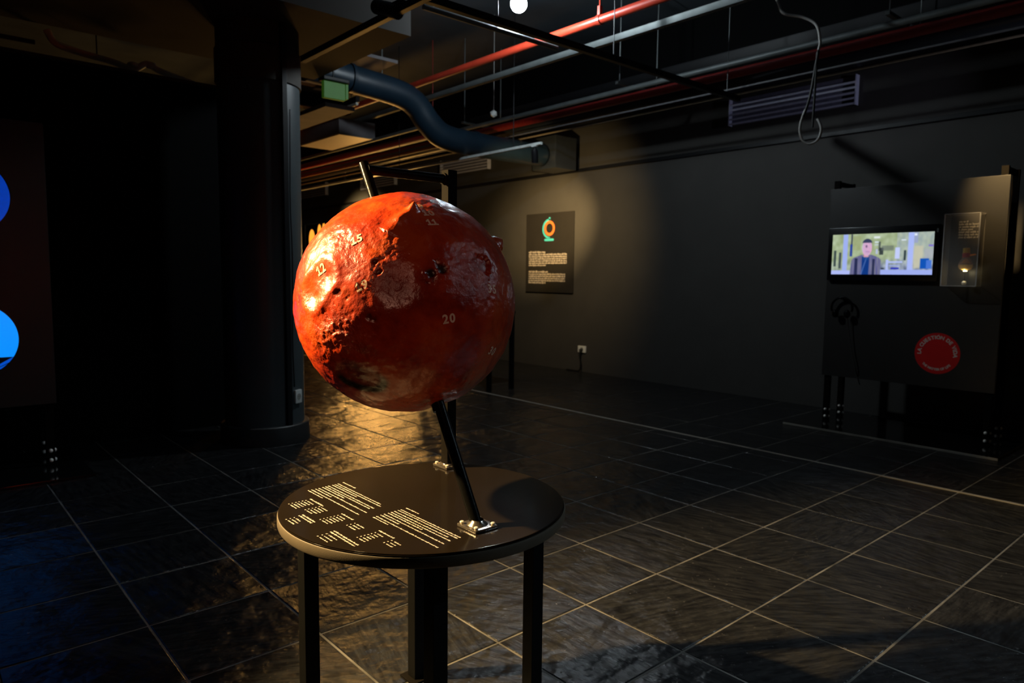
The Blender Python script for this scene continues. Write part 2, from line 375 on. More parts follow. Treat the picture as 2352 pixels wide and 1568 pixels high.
# socket on the column
ang = math.radians(-60); n_ = Vector((math.cos(ang), math.sin(ang), 0)); tdir = Vector((-n_.y, n_.x, 0))
def socket(name, label, c, nrm, w_, h_, plug=False, group=None):
    c = Vector(c); nrm = Vector(nrm); a = math.atan2(nrm.y, nrm.x); R_ = Matrix.Rotation(a, 3, 'Z')
    t = thing(name, label, 'socket', c, group)
    bm = B(); box(bm, c + Vector((-.012, -w_ / 2, -h_ / 2)), c + Vector((.012, w_ / 2, h_ / 2)), rot=R_, bev=0.006); obj('frame', bm, white_pl, t, smooth=True, angle=30)
    bm = B(); tube(bm, c + nrm * 0.006, c + nrm * 0.0135, min(w_, h_) * 0.30, 24); obj('insert', bm, mat('socket_insert', (0.30, 0.31, 0.28), 0.5) if 'socket_insert' not in MATS else MATS['socket_insert'], t, smooth=True, angle=40)
    bm = B()
    for s in (-1, 1):
        q = c + nrm * 0.0137 + Vector((-nrm.y, nrm.x, 0)) * s * 0.010; tube(bm, q, q + nrm * 0.001, 0.0035, 10)
    obj('pin_hole', bm, dark_pl, t)
    return t
socket('wall_socket', 'grey socket low on the front of the round column', Vector((CX, CY, 0.405)) + n_ * 0.353, n_, 0.092, 0.12)
s2 = socket('wall_socket', 'white wall socket with a black plug in it, below the lit poster', (XW - 0.012, 7.585, 0.362), (-1, 0, 0), 0.165, 0.105)
t = thing('power_plug', 'black plug and cable hanging from the white wall socket to the floor', 'cable', (XW - 0.05, 7.575, 0.36))
bm = B(); tube(bm, (XW - .024, 7.575, .358), (XW - .075, 7.575, .350), .024, 16, r2=.018); obj('plug', bm, dark_pl, t, smooth=True, angle=40)
bm = B(); sweep(bm, [(XW - .07, 7.575, .345), (XW - .085, 7.572, .28), (XW - .06, 7.570, .17), (XW - .05, 7.578, .07), (XW - .04, 7.63, .014), (XW - .03, 7.75, .010), (XW - .03, 7.9, .010)], .011, 10); obj('cord', bm, blk_cord, t, smooth=True)

t = thing('ceiling_beam', 'wide brown ceiling beam resting on the round column', 'beam', (0, 6.4, 3.6))
bm = B(); box(bm, (-5.8, 5.45, 3.60), (3.55, 7.36, 4.30)); obj('soffit', bm, beam_m, t)
bm = B(); box(bm, (-5.8, 5.49, 4.30), (3.50, 7.32, 5.0)); obj('web', bm, ceil_m, t)

# ================================================================== ROUND TABLE
TC = Vector((1.223, 1.804, 0)); TH = 0.795
t = thing('round_table', 'round black table with printed text, under the red globe', 'table', TC)
bm = B(); lathe(bm, TC, [(0, .755), (.436, .755), (.4415, .7575), (.443, .762), (.443, .7825), (.4415, .7865), (.438, .788), (.434, .788), (0, .788)], 128); obj('tabletop', bm, rim_m, t, smooth=True, angle=35, label='thick lower disc with a tan rough edge')
bm = B(); lathe(bm, TC, [(0, .7882), (.4385, .7882), (.440, .7890), (.440, .7908), (.4385, .7915), (.436, .7915), (0, .7915)], 128); obj('middle_sheet', bm, top_m, t, smooth=True, angle=35)
bm = B(); lathe(bm, TC, [(0, .7918), (.4365, .7918), (.438, .7924), (.438, .7942), (.4365, TH), (.4350, TH), (.430, TH), (0, TH)], 128); obj('top_sheet', bm, top_m, t, smooth=True, angle=35, label='glossy black top sheet')
dv = Vector((0.175, 0.311, 0)); pv = Vector((dv.y, -dv.x, 0))
for v in (-dv, -pv, pv, dv):
    p = TC + v
    lg = bx('leg', p + Vector((-.0235, -.0235, .006)), p + Vector((.0235, .0235, .755)), leg_m, t, bev=0.002)
    bx('foot', p + Vector((-.045, -.045, 0)), p + Vector((.045, .045, .006)), post_m, lg, bev=0.002)
# printed text: rows run towards -y, rows stack towards -x
def glyph_row(bm, x, y0, y1, h=0.0052, lw=0.0024, z=TH + 0.0003, seed=0, wall=None):
    rnd = random.Random(seed); y = y0
    while y > y1 + lw:
        nlet = rnd.choice((2, 3, 4, 5, 6, 7, 8, 9))
        for k in range(nlet):
            if y < y1 + lw: break
            hh = h * rnd.choice((0.62, 0.62, 0.68, 0.95, 0.62)); lo = -h * (0.22 if rnd.random() < 0.12 else 0)
            if wall is None: vs_ = [(x + lo, y, z), (x + lo, y - lw, z), (x + hh, y - lw, z), (x + hh, y, z)]
            else: vs_ = [(wall, y, x + lo), (wall, y - lw, x + lo), (wall, y - lw, x + hh), (wall, y, x + hh)]
            bm.faces.new([bm.verts.new(q) for q in vs_]); y -= lw * 1.12
        y -= lw * 1.05
# two paragraphs
rows1 = [(1.1125, 2.131, 2.043), (1.092, 2.129, 1.850), (1.081, 2.127, 1.830), (1.0705, 2.126, 1.960), (1.056, 2.126, 1.830), (1.045, 2.125, 1.830), (1.034, 2.124, 1.975), (1.020, 2.123, 1.808), (1.008, 2.122, 2.012), (0.994, 2.122, 1.806), (0.982, 2.122, 2.016)]
rows2 = [(1.134, 1.772, 1.701), (1.114, 1.770, 1.468), (1.104, 1.770, 1.472), (1.0905, 1.769, 1.496), (1.0785, 1.768, 1.466), (1.068, 1.767, 1.587), (1.054, 1.767, 1.463), (1.042, 1.766, 1.665), (1.027, 1.765, 1.452), (1.016, 1.764, 1.680)]
for s, rows in enumerate((rows1, rows2)):
    bm = B()
    for i, (x, a, b_) in enumerate(rows): glyph_row(bm, x - 0.002, a, b_, h=0.0062 if i == 0 else 0.0056, seed=s * 50 + i)
    obj('text_block', bm, white_print, t)
# lists: title rows, number column and item columns
lists = [((0.948, 2.036, 1.945, 1), (0.877, 0.932, 6, 2.033), 0.045), (None, (0.892, 0.938, 5, 1.951), 0.044), ((0.866, 1.913, 1.828, 2), (0.814, 0.838, 3, 1.907), 0.040),
         ((0.959, 1.849, 1.776, 1), (0.889, 0.944, 6, 1.845), 0.043), (None, (0.925, 0.950, 3, 1.754), 0.046), ((0.876, 1.735, 1.598, 2), (0.825, 0.851, 3, 1.729), 0.048),
         ((0.973, 1.659, 1.581, 1), (0.902, 0.957, 6, 1.653), 0.031), (None, (0.938, 0.962, 3, 1.575), 0.034)]
for s, (ti, (xa, xb, n, y0), ln) in enumerate(lists):
    bm = B(); rnd = random.Random(s)
    if ti:
        for k in range(ti[3]): glyph_row(bm, ti[0] - 0.002 - k * 0.0105, ti[1], ti[2], h=0.0066, seed=300 + s + k)
    for k in range(n):
        x = xa + (xb - xa) * k / max(1, n - 1) - 0.002
        glyph_row(bm, x, y0, y0 - 0.0075, seed=400 + s * 9 + k); glyph_row(bm, x, y0 - 0.014, y0 - 0.014 - ln * rnd.uniform(.8, 1.05), seed=500 + s * 9 + k)
    obj('text_list', bm, white_print, t)

# ================================================================== RED GLOBE WITH ITS FRAME
GC = Vector((1.1925, 1.860, 1.412)); GR = 0.3355
RB = Vector((1.201, 1.508, TH)); RT = Vector((1.186, 2.098, 1.853))
axis = (RT - RB).normalized()
PB = Vector((1.514, 2.076, TH)); PTOP = 1.873
t = thing('red_globe', 'large red relief planet globe on a slanted black axis above the round table', 'globe', (1.30, 1.75, TH))
def nd(*v): return Vector(v).normalized()
def seg_ang(n, a, b):
    """angle from n to the arc a-b"""
    ab = b - a; k = max(0, min(1, (n - a).dot(ab) / ab.dot(ab))); return (n - (a + ab * k).normalized()).length
peak = nd(-.272, -.539, .797); r1 = nd(-.432, -.578, .692); r2 = nd(-.569, -.6, .562)
peak2 = (Rc @ Vector((.830, .556, -.05))).normalized()
FE = dict(hole1=nd(-.691, -.623, .367), hole2=nd(-.683, -.674, .282), d3=nd(-.339, -.899, .276), d4=nd(-.239, -.919, .312), c5=nd(.18, -.917, .355), p6=nd(.044, -.956, .291),
          big=nd(-.66, -.444, -.606), big2=nd(-.756, -.31, -.577), va=nd(-.955, -.215, .235), vb=nd(-.972, -.12, .12), s7=nd(-.899, -.421, .119), s8=nd(-.99, .135, .043), h9=nd(-.759, -.647, -.069), dimp=nd(-.6, -.779, .18))
NUMS = [nd(-.731, -.412, .543), nd(-.789, -.588, .177), nd(-.937, -.172, .305), nd(.239, -.959, .154)]
def smooth(x): x = max(0, min(1, x)); return x * x * (3 - 2 * x)
def surf(n):
    ns = n * 2.1 + Vector((3.1, 1.7, 5.2))
    big = noise.fractal(ns, 1.0, 2.0, 3)
    mid = noise.fractal(n * 7.5 + Vector((9, 2, 4)), 0.9, 2.1, 4)
    low = noise.noise(n * 1.9 + Vector((7.7, 0.3, 2.2)))
    # rugged belt on the lower left flank and about the dark craters
    rug = 1.0 * smooth((0.50 - (n - nd(-.86, -.36, -.36)).length) / 0.35) + 0.2 * smooth((0.34 - (n - nd(-.62, -.76, .16)).length) / 0.25) + 0.3 * smooth((0.34 - (n - nd(-.42, -.68, .56)).length) / 0.25) + 0.55 * smooth((0.46 - (n - FE['p6']).length) / 0.25) + 0.55 * smooth((0.35 - (n - nd(0, -.5, -.87)).length) / 0.2) + 0.3 * smooth(low * 2.5)
    rug = min(1, rug) * (1 - 0.85 * smooth((0.30 - seg_ang(n, FE['big'], FE['big2'])) / 0.10))
    h = 0.0042 * big + 0.0020 * mid
    ri = 0.0
    for q_ in NUMS:
        rug *= 1 - 0.85 * smooth((0.085 - (n - q_).length) / 0.04)
    if rug > 0.02:
        f = noise.fractal(n * 17 + Vector((1, 5, 9)), 0.75, 2.1, 5); ri = 1 - abs(noise.fractal(n * 9 + Vector((4, 4, 1)), 0.8, 2.0, 3)) * 2.0
        h += rug * (0.0021 * f + 0.0009 * ri)
    dark = 0.0
    def g(a, r): return math.exp(-(a / r) ** 2)
    a = (n - peak).length
    if a < .35:
        h += 0.020 * max(0, 1 - a / 0.070) ** 1.2 + 0.010 * g(seg_ang(n, peak, r1), .055) + 0.006 * g(seg_ang(n, r1, r2), .075)
    a = (n - peak2).length
    if a < .25: h += 0.026 * max(0, 1 - a / 0.085) ** 0.55
    a = (n - FE['big']).length
    q = seg_ang(n, FE['big'], FE['big2'])
    if q < .5:
        h += -0.010 * smooth((0.21 - q) / 0.18)
        rim = g(q - 0.14, .04) * smooth(-(n.z + .52) / .12)
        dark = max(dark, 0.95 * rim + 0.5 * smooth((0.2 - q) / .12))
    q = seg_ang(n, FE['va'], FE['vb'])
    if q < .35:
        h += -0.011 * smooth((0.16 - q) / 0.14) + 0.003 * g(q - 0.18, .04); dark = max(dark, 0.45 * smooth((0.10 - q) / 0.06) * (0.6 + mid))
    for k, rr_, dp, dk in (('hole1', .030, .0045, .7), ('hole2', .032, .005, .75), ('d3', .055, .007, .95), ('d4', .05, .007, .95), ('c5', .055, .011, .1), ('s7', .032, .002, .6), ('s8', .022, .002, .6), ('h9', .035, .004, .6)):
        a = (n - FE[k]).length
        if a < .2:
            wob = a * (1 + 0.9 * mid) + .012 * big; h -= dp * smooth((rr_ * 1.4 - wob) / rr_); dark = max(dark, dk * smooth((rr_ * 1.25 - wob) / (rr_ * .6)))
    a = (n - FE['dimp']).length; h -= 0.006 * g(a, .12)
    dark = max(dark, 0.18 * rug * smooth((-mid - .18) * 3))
    return h, min(1, max(0, dark)), rug
bm = B(); bmesh.ops.create_icosphere(bm, subdivisions=8, radius=1.0)
DK = []; RG = []
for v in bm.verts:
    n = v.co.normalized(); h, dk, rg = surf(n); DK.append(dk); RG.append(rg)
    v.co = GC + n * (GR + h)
bvh = BVHTree.FromBMesh(bm)
g = obj('globe', bm, globe_m, t, smooth=True, label='glossy orange-red sphere with craters, ridges and dark patches')
me = g.data
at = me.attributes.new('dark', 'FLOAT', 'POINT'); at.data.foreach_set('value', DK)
at = me.attributes.new('rough', 'FLOAT', 'POINT'); at.data.foreach_set('value', RG)
def number(txt, n, size=0.034):
    n = Vector(n).normalized(); east = axis.cross(n).normalized(); north = n.cross(east)
    bm = B(); adv = 0
    W = {'1': 0.50}
    total = sum(W.get(c, 0.60) for c in txt) * size
    x = -total / 2
    for c in txt:
        wch = W.get(c, 0.60) * size
        V, F = text_mesh(c, size, bold=0.035 * size)
        V2 = [Vector((v.x + x + wch / 2, v.y - 0.35 * size, 0)) for v in V]
        polys = [V2[i] for f in F for i in f]
        if c == '1':
            k = len(V2); yb = min(v.y for v in V2)
            V2 += [Vector((x + .02 * size, yb, 0)), Vector((x + wch, yb, 0)), Vector((x + wch, yb + .17 * size, 0)), Vector((x + .02 * size, yb + .17 * size, 0))]
            F = list(F) + [(k, k + 1, k + 2, k + 3)]
            yt = max(v.y for v in V2[:k]); xm = x + wch / 2; k = len(V2)
            V2 += [Vector((xm, yt, 0)), Vector((xm - .24 * size, yt - .20 * size, 0)), Vector((xm - .24 * size, yt - .34 * size, 0)), Vector((xm, yt - .22 * size, 0))]; F += [(k, k + 1, k + 2, k + 3)]
        vv = []
        for v in V2:
            p = GC + n * GR + east * v.x + north * v.y; d = (GC - p).normalized()
            hit = bvh.ray_cast(GC - d * 0.6, d)
            q = hit[0] if hit[0] is not None else p
            vv.append(bm.verts.new(q - d * 0.0011))
        for f in F:
            try: bm.faces.new([vv[i] for i in f])
            except ValueError: pass
        x += wch
    return obj('number', bm, number_m, g)
for txt, n in (('15', (-.731, -.412, .543)), ('19', (-.789, -.588, .177)), ('12', (-.937, -.172, .305)), ('11', (-.192, -.691, .697)), ('9', (-.182, -.509, .842)), ('10', (-.168, -.605, .779)), ('20', (-.22, -.972, -.082)), ('30', (.323, -.864, -.386)), ('35', (.239, -.959, .154))):
    number(txt, n)
# slanted axis, crossbar and post
bm = B(); tube(bm, RB + axis * 0.004, RT + axis * 0.012, 0.0168, 32); rod = obj('axis_rod', bm, steel_black, t, smooth=True, angle=50)
for s, k in ((0, GC - axis * (GR + .010)), (1, GC + axis * (GR + .008))):
    bm = B(); tube(bm, k - axis * .012, k + axis * .012, 0.0195, 28); obj('sleeve', bm, steel_black, rod, smooth=True, angle=50)
bm = B(); tube(bm, (1.187, 2.083, 1.842), (1.494, 2.078, 1.842), 0.0158, 28); obj('crossbar', bm, steel_black, t, smooth=True, angle=50)
bm = B(); tube(bm, (1.486, 2.078, 1.842), (1.4945, 2.078, 1.842), 0.0205, 28); obj('crossbar_collar', bm, post_m, t, smooth=True, angle=50)
bm = B(); box(bm, (PB.x - .020, PB.y - .020, TH + .008), (PB.x + .020, PB.y + .020, PTOP), bev=0.0022); obj('post', bm, post_m, t, smooth=True, angle=30)
for (px_, py_) in ((RB.x, RB.y), (PB.x, PB.y)):
    bm = B(); box(bm, (px_ - .040, py_ - .043, TH + .0005), (px_ + .040, py_ + .043, TH + .0085), bev=0.0015); bp_ = obj('base_plate', bm, chrome, t, smooth=True, angle=30)
    for sx in (-1, 1):
        for sy in (-1, 1):
            bm = B(); c = Vector((px_ + sx * .030, py_ + sy * .032, TH + .0085))
            lathe(bm, c, [(.0048, 0), (.0048, .0035), (.0070, .0037), (.0070, .0052), (.005, .0072), (0, .0078)], 16); obj('bolt', bm, bolt_m, bp_, smooth=True, angle=40)
bm = B(); c = RB + Vector((0, 0, .0085)); lathe(bm, c, [(.030, 0), (.026, .004), (.019, .010), (.0168, .014)], 24); obj('weld_bead', bm, chrome, t, smooth=True)
bm = B()
for a_, b_ in (((-.022, -.022), (.022, -.022)), ((.022, -.022), (.022, .022)), ((.022, .022), (-.022, .022)), ((-.022, .022), (-.022, -.022))):
    tube(bm, PB + Vector((*a_, .011)), PB + Vector((*b_, .011)), .0035, 8)
obj('weld_bead', bm, chrome, t, smooth=True)

# ================================================================== DISPLAY STANDS
def rot_pt(p, o, a):
    c, s = math.cos(a), math.sin(a); return Vector((o[0] + c * p[0] - s * p[1], o[1] + s * p[0] + c * p[1], p[2]))
def stand(name, label, o, a, top, W_, base_d):
    """panel faces local -x; local y spans 0..W_; posts in front (x=0) and behind (x=.33)"""
    t = thing(name, label, 'display stand', (o[0], o[1], 0))
    R_ = Matrix.Rotation(a, 3, 'Z')
    def lb(nm, lo, hi, m, parent=t, bev=.002):
        bm = B(); box(bm, lo, hi, bev=bev)
        bmesh.ops.transform(bm, matrix=Matrix.Translation((o[0], o[1], 0)) @ R_.to_4x4(), verts=bm.verts); return obj(nm, bm, m, parent)
    lb('base_plate', (-.48, -.18, 0.002), (.56, W_ + .18, .022), mat('polished_plate', (0.006, 0.006, 0.006), 0.08, var=0) if 'polished_plate' not in MATS else MATS['polished_plate'])
    if a == 0: lb('base_edge', (-.492, -.19, 0.002), (-.480, W_ + .19, .020), strip_m, bev=0)
    for y in (.03, W_ - .03):
        for x in (0.0, 0.33):
            pp = lb('post', (x - .022, y - .028, .022), (x + .022, y + .028, top), post_m)
            for z in (.062, .135):
                for nx in (-1,):
                    bm = B(); c = rot_pt((x - .022, y, z), o, a); n_ = R_ @ Vector((-1, 0, 0)); ball(bm, c, .0155, 14); obj('bolt', bm, bolt_lit, pp, smooth=True)
                    bm = B(); c = rot_pt((x, y - .028, z), o, a); ball(bm, c, .0150, 14); obj('bolt', bm, bolt_lit, pp, smooth=True)
        lb('top_bar', (.022, y - .022, top - .05), (.308, y + .022, top - .008), post_m)
    lb('crossbar', (.30, .058, .46), (.345, W_ - .058, .56), leg_m)
    lb('panel', (-.040, -.02, .50), (-.022, W_ + .02, top - .085), panel_m)
    return t, R_
PX = 7.372; PY = 1.845; PWD = 1.52
t, _ = stand('display_stand', 'black exhibit stand holding the television, against the right wall', (PX, PY), 0.0, 2.51, PWD, .5)
FX = PX - .040
# red emblem
ec = Vector((FX - .002, 2.305, .822)); er = .193
bm = B(); tube(bm, ec + Vector((.0018, 0, 0)), ec, er, 72); em = obj('round_emblem', bm, disc_red, t, label='round red emblem with pale lettering')
bm = B()
def arc_text(bm, s, rad, a0, a1, size, flip=False, bold=.02):
    n = len(s)
    wd = {'I': .42, ' ': .55, 'Í': .42, 'L': .8, 'E': .85, 'F': .8, 'M': 1.2, 'O': 1.1, 'Ó': 1.1, 'N': 1.08, 'D': 1.05}
    ws = [wd.get(c, .95) for c in s]; tot = sum(ws); acc = 0
    for c, w_ in zip(s, ws):
        a = a0 + (a1 - a0) * (acc + w_ / 2) / tot; acc += w_
        if c == ' ': continue
        V, F = text_mesh('O' if c == 'Ó' else c, size, bold * size)
        if c == 'Ó':
            k = len(V); V = V + [Vector((-.05 * size, .78 * size, 0)), Vector((.07 * size, .78 * size, 0)), Vector((.20 * size, .95 * size, 0)), Vector((.04 * size, .95 * size, 0))]; F = F + [(k, k + 1, k + 2, k + 3)]
        # as seen from -x: right is -y, up is +z
        out = Vector((0, -math.sin(a), math.cos(a))); rt = Vector((0, -math.cos(a), -math.sin(a)))
        if flip: up_, rr_ = -out, -rt
        else: up_, rr_ = out, rt
        base = ec + out * rad + Vector((-.0012, 0, 0))
        vv = [bm.verts.new(base + rr_ * v.x + up_ * (v.y - 0.35 * size)) for v in V]
        for f in F:
            try: bm.faces.new([vv[i] for i in f])
            except ValueError: pass
arc_text(bm, 'LA CUESTIÓN DE VIDA', .153, math.radians(-97), math.radians(100), .046, bold=.04)
obj('lettering', bm, disc_txt, em)
bm = B()
arc_text(bm, 'THE MATTER OF LIFE', .150, math.radians(180 + 50), math.radians(180 - 50), .030, flip=True, bold=.04)
obj('lettering', bm, disc_txt, em)
# label text inside the case (on the panel)
bm = B()
for k in range(7): glyph_row(bm, 2.030 - k * .0235, 2.196, 2.03 + (.09 if k == 0 else (.05 if k == 3 else 0)), h=.019, lw=.006, seed=700 + k, wall=FX - .001)
obj('text_block', bm, mat('case_label', (0.30, 0.27, 0.24), 0.6), t)

# television
t = thing('television', 'flat television on the right stand showing a man in a grey jacket', 'television', (FX, 2.86, 1.77))
bm = B(); box(bm, (FX - .045, 2.335, 1.495), (FX - .001, 3.365, 2.025), bev=.006); obj('housing', bm, bezel, t, smooth=True, angle=30)
Y0, Y1, Z0, Z1 = 3.320, 2.378, 1.957, 1.556
SW, SH = 180, 78
def tvcol(u, v):
    def inb(a, b, c, d, s=.012): return smooth((u - a) / s + .5) * smooth((b - u) / s + .5) * smooth((v - c) / (s * 2.2) + .5) * smooth((d - v) / (s * 2.2) + .5)
    def mix(a, b, k): return [a[i] * (1 - k) + b[i] * k for i in range(3)]
    n1 = noise.noise(Vector((u * 14, v * 7, 0))); n2 = noise.noise(Vector((u * 30, v * 9, 3)))
    c = [.60 + .09 * n1 + .05 * n2, .67 + .09 * n1 + .05 * n2, .50 + .12 * n1 + .06 * n2]
    if u > .66: c = mix(c, [.60 + .1 * n2, .66 + .08 * n2, .66], .75)
    k = smooth((v - .55) / .3) * (1 if u > .5 else .3); c = mix(c, [.52 + .25 * n2, .57 + .25 * n2, .66 + .2 * n2], k)
    def ov(col, k):
        nonlocal c; c = mix(c, col, max(0, min(1, k)))
    ov([.22, .28, .28], inb(.02, .045, .4, .8)); ov([.25, .3, .32], inb(.075, .10, .45, .85))
    ov([.56, .64, .93], inb(.115, .165, 0, .9)); ov([.20, .22, .30], inb(.198, .212, .0, .3)); ov([.12, .22, .62], inb(.19, .214, .25, .55))
    ov([.58, .62, .40], inb(.22, .30, .05, .4) * .6); ov([.82, .86, .86], inb(.43, .49, .07, .12)); ov([.75, .82, .84], inb(.44, .485, .19, .23)); ov([.7, .76, .78], inb(.44, .48, .26, .29))
    ov([.26, .30, .30], .85 * inb(.48, .50, .2, .42)); ov([.15, .18, .20], .85 * inb(.49, .53, .35, .52)); ov([.36, .40, .40], .6 * inb(.51, .63, .30, .42)); ov([.66, .70, .85], inb(.455, .475, .38, .5))
    ov([.64, .70, .95], inb(.56, .585, .64, .92)); ov([.64, .70, .95], inb(.585, .72, .68, .72)); ov([.55, .62, .85], inb(.59, .70, .77, .80)); ov([.70, .75, .95], inb(.645, .69, .35, .62)); ov([.18, .24, .26], inb(.73, .75, .42, .66))
    ov([.60, .67, .96], inb(.765, .82, 0, .9)); ov([.55, .60, .75], inb(.82, .855, 0, .25)); ov([.85, .9, .95], inb(.82, .845, .03, .08)); ov([.8, .85, .9], inb(.70, .745, .16, .19))
    ov([.74, .73, .62], .9 * inb(.82, .91, .32, .85, .03)); ov([.62, .64, .68], .8 * inb(.92, 1, .4, .62)); ov([.45, .38, .80], inb(.955, 1, .30, .34))
    ov([.02, .30, .74], inb(.885, .965, .62, .86)); ov([.22, .42, .85], inb(.94, .99, .66, .86)); ov([.10, .14, .75], inb(.61, .69, .83, .87)); ov([.12, .16, .22], inb(.515, .545, .84, .87))
    ov([.56, .63, .93], inb(.50, 1.1, .885, 1.1)); ov([.62, .68, .95], inb(-.1, .20, .90, 1.1))
    # man
    sh = smooth((v - .50) / .10); half = .10 + .055 * smooth((v - .50) / .16) + .02 * max(0, v - .66)
    cu = .362 - .015 * (v - .5)
    body = smooth((half - abs(u - cu)) / .012) * smooth((v - (.50 + .9 * max(0, abs(u - cu) - .05))) / .03)
    ov([.38 + .13 * noise.noise(Vector((u * 60, v * 3, 9))), .38 + .13 * noise.noise(Vector((u * 60, v * 3, 9))), .55], body)
    ov([.07, .10, .24], .75 * body * (inb(.245, .275, .60, 1.1) + inb(.425, .45, .62, 1.1)))
    ov([.03, .20, .52], body * inb(.318, .392, .56, 1.1)); ov([.38, .50, .78], body * .5 * smooth((.012 - abs((u - .345) + (v - .75) * .12)) / .01))
    ov([.82, .56, .60], inb(.335, .385, .42, .58)); ov([.12, .30, .58], body * inb(.33, .39, .57, .64) * .5)
    e = ((u - .366) / .050) ** 2 + ((v - .345) / .20) ** 2; ov([.80 - .10 * noise.noise(Vector((u * 50, v * 20, 4))), .60, .76], smooth((1.08 - e) / .2))
    ov([.72, .72, .88], .6 * smooth((1.05 - e) / .2) * smooth((.335 - u) / .02)); ov([.30, .24, .38], .7 * inb(.350, .368, .28, .34)); ov([.62, .45, .66], .5 * inb(.355, .395, .42, .46))
    e2 = ((u - .366) / .053) ** 2 + ((v - .25) / .13) ** 2; ov([.20, .23, .36], smooth((1.05 - e2) / .2) * smooth((.235 - v) / .03))
    l_ = sum(c) / 3
    return [max(0, .82 * x + .18 * l_) for x in c]
vts = []; cols = []
for j in range(SH + 1):
    for i in range(SW + 1):
        u = i / SW; v = j / SH
        vts.append((FX - .0462, Y0 + (Y1 - Y0) * u, Z0 + (Z1 - Z0) * v)); c = tvcol(u, v); cols += [x ** 2.2 for x in c] + [1.0]
fcs = [(j * (SW + 1) + i, j * (SW + 1) + i + 1, (j + 1) * (SW + 1) + i + 1, (j + 1) * (SW + 1) + i) for j in range(SH) for i in range(SW)]
me = bpy.data.meshes.new('screen'); me.from_pydata([tuple(Vector(v) - t.location) for v in vts], [], fcs)
ca = me.color_attributes.new('picture', 'FLOAT_COLOR', 'POINT'); ca.data.foreach_set('color', cols)
sm_ = bpy.data.materials.new('screen_picture'); sm_.use_nodes = True; N, L = nt(sm_); b = N['Principled BSDF']
b.inputs['Base Color'].default_value = (.01, .01, .01, 1); b.inputs['Roughness'].default_value = .3
a_ = N.new('ShaderNodeAttribute'); a_.attribute_name = 'picture'; L.new(a_.outputs['Color'], b.inputs['Emission Color']); b.inputs['Emission Strength'].default_value = 1.12
me.materials.append(sm_); so = bpy.data.objects.new('screen', me); COL.objects.link(so); so.parent = t; so['label'] = 'lit screen with a man before a laboratory'
bm = B(); box(bm, (FX - .049, 2.346, 1.95), (FX - .044, 2.358, 1.985)); obj('logo_strip', bm, galv, t)

# acrylic case
CYa, CYb, CZa, CZb = 2.268, 1.990, 1.462, 2.094; CD = .15
t = thing('acrylic_case', 'clear acrylic box on the right stand beside the television', 'display case', (FX - CD / 2, 2.13, CZa))
th = .006; x0 = FX - CD
for nm, lo, hi in (('front_pane', (x0, CYb, CZa), (x0 + th, CYa, CZb)), ('side_pane', (x0 + th, CYb, CZa), (FX - .001, CYb + th, CZb)), ('side_pane', (x0 + th, CYa - th, CZa), (FX - .001, CYa, CZb)), ('top_pane', (x0, CYb, CZb), (FX - .001, CYa, CZb + th)), ('bottom_pane', (x0, CYb, CZa - th), (FX - .001, CYa, CZa))):
    bx(nm, lo, hi, acrylic, t)
bm = B()
for y in (CYa, CYb):
    box(bm, (x0 - .002, y - .004, CZa - th), (x0 + .004, y + .004, CZb + th)); box(bm, (x0, y - .003, CZa - th - .002), (FX - .001, y + .003, CZa - th + .002)); box(bm, (x0, y - .003, CZb + th), (FX - .001, y + .003, CZb + th + .003))
for z in (CZa - th, CZb + th): box(bm, (x0 - .002, CYb, z - .003), (x0 + .004, CYa, z + .003))
obj('edge', bm, acrylic_edge, t)
# flask hanging on the panel inside the case
fc = Vector((FX - .075, 2.100, 1.600))
t = thing('glass_flask', 'round flask of yellow and orange liquid glowing in the acrylic box', 'flask', fc)
bm = B(); lathe(bm, fc, [(0, 0), (.030, .001), (.048, .012), (.056, .032), (.055, .048)], 28); obj('liquid', bm, liq, t, smooth=True)
bm = B(); lathe(bm, fc, [(.0545, .048), (.0545, .058), (0, .0585)], 28); obj('dark_layer', bm, mat('dark_liquid', (0.10, 0.012, 0.004), 0.3), t, smooth=True, angle=40)
bm = B(); lathe(bm, fc, [(.0, .0588), (.050, .0590), (.030, .070), (.012, .098), (0, .106)], 28); obj('orange_layer', bm, glass_or, t, smooth=True, angle=60)
bm = B(); lathe(bm, fc, [(.0, -.002), (.031, -.001), (.050, .011), (.0585, .032), (.058, .052), (.050, .075), (.036, .094), (.029, .104), (.028, .125)], 28); obj('bulb', bm, glass_clear, t, smooth=True)
bm = B(); lathe(bm, fc, [(.0285, .112), (.0295, .113), (.0295, .150), (.0285, .151)], 28); obj('red_band', bm, red_band, t, smooth=True, angle=40)
bm = B(); lathe(bm, fc, [(.028, .151), (.0275, .190), (.0285, .195), (.020, .197), (0, .197)], 28); obj('stopper', bm, glass_yl, t, smooth=True, angle=40)
bm = B(); tube(bm, fc + Vector((0, -.028, .130)), fc + Vector((0, -.075, .138)), .009, 12, r2=.005); obj('side_arm', bm, glass_or, t, smooth=True, angle=40)
bm = B(); tube(bm, fc + Vector((0, 0, -.006)), fc + Vector((0, 0, -.012)), .016, 16); obj('lamp', bm, led_m, t, smooth=True, angle=40)
bm = B(); tube(bm, fc + Vector((0, 0, -.012)), (fc.x, fc.y, CZa), .004, 10); obj('stem', bm, steel_black, t)
bm = B(); ball(bm, (fc.x + .005, fc.y + .004, CZa + .022), .020, 16); obj('base_glint', bm, bolt_lit, t, smooth=True)  # pale ball stands in for the reflection at the base of the case
point('flask_light', (FX - .105, 2.100, 1.585), 0.22, (1.0, 0.85, 0.45), .008)

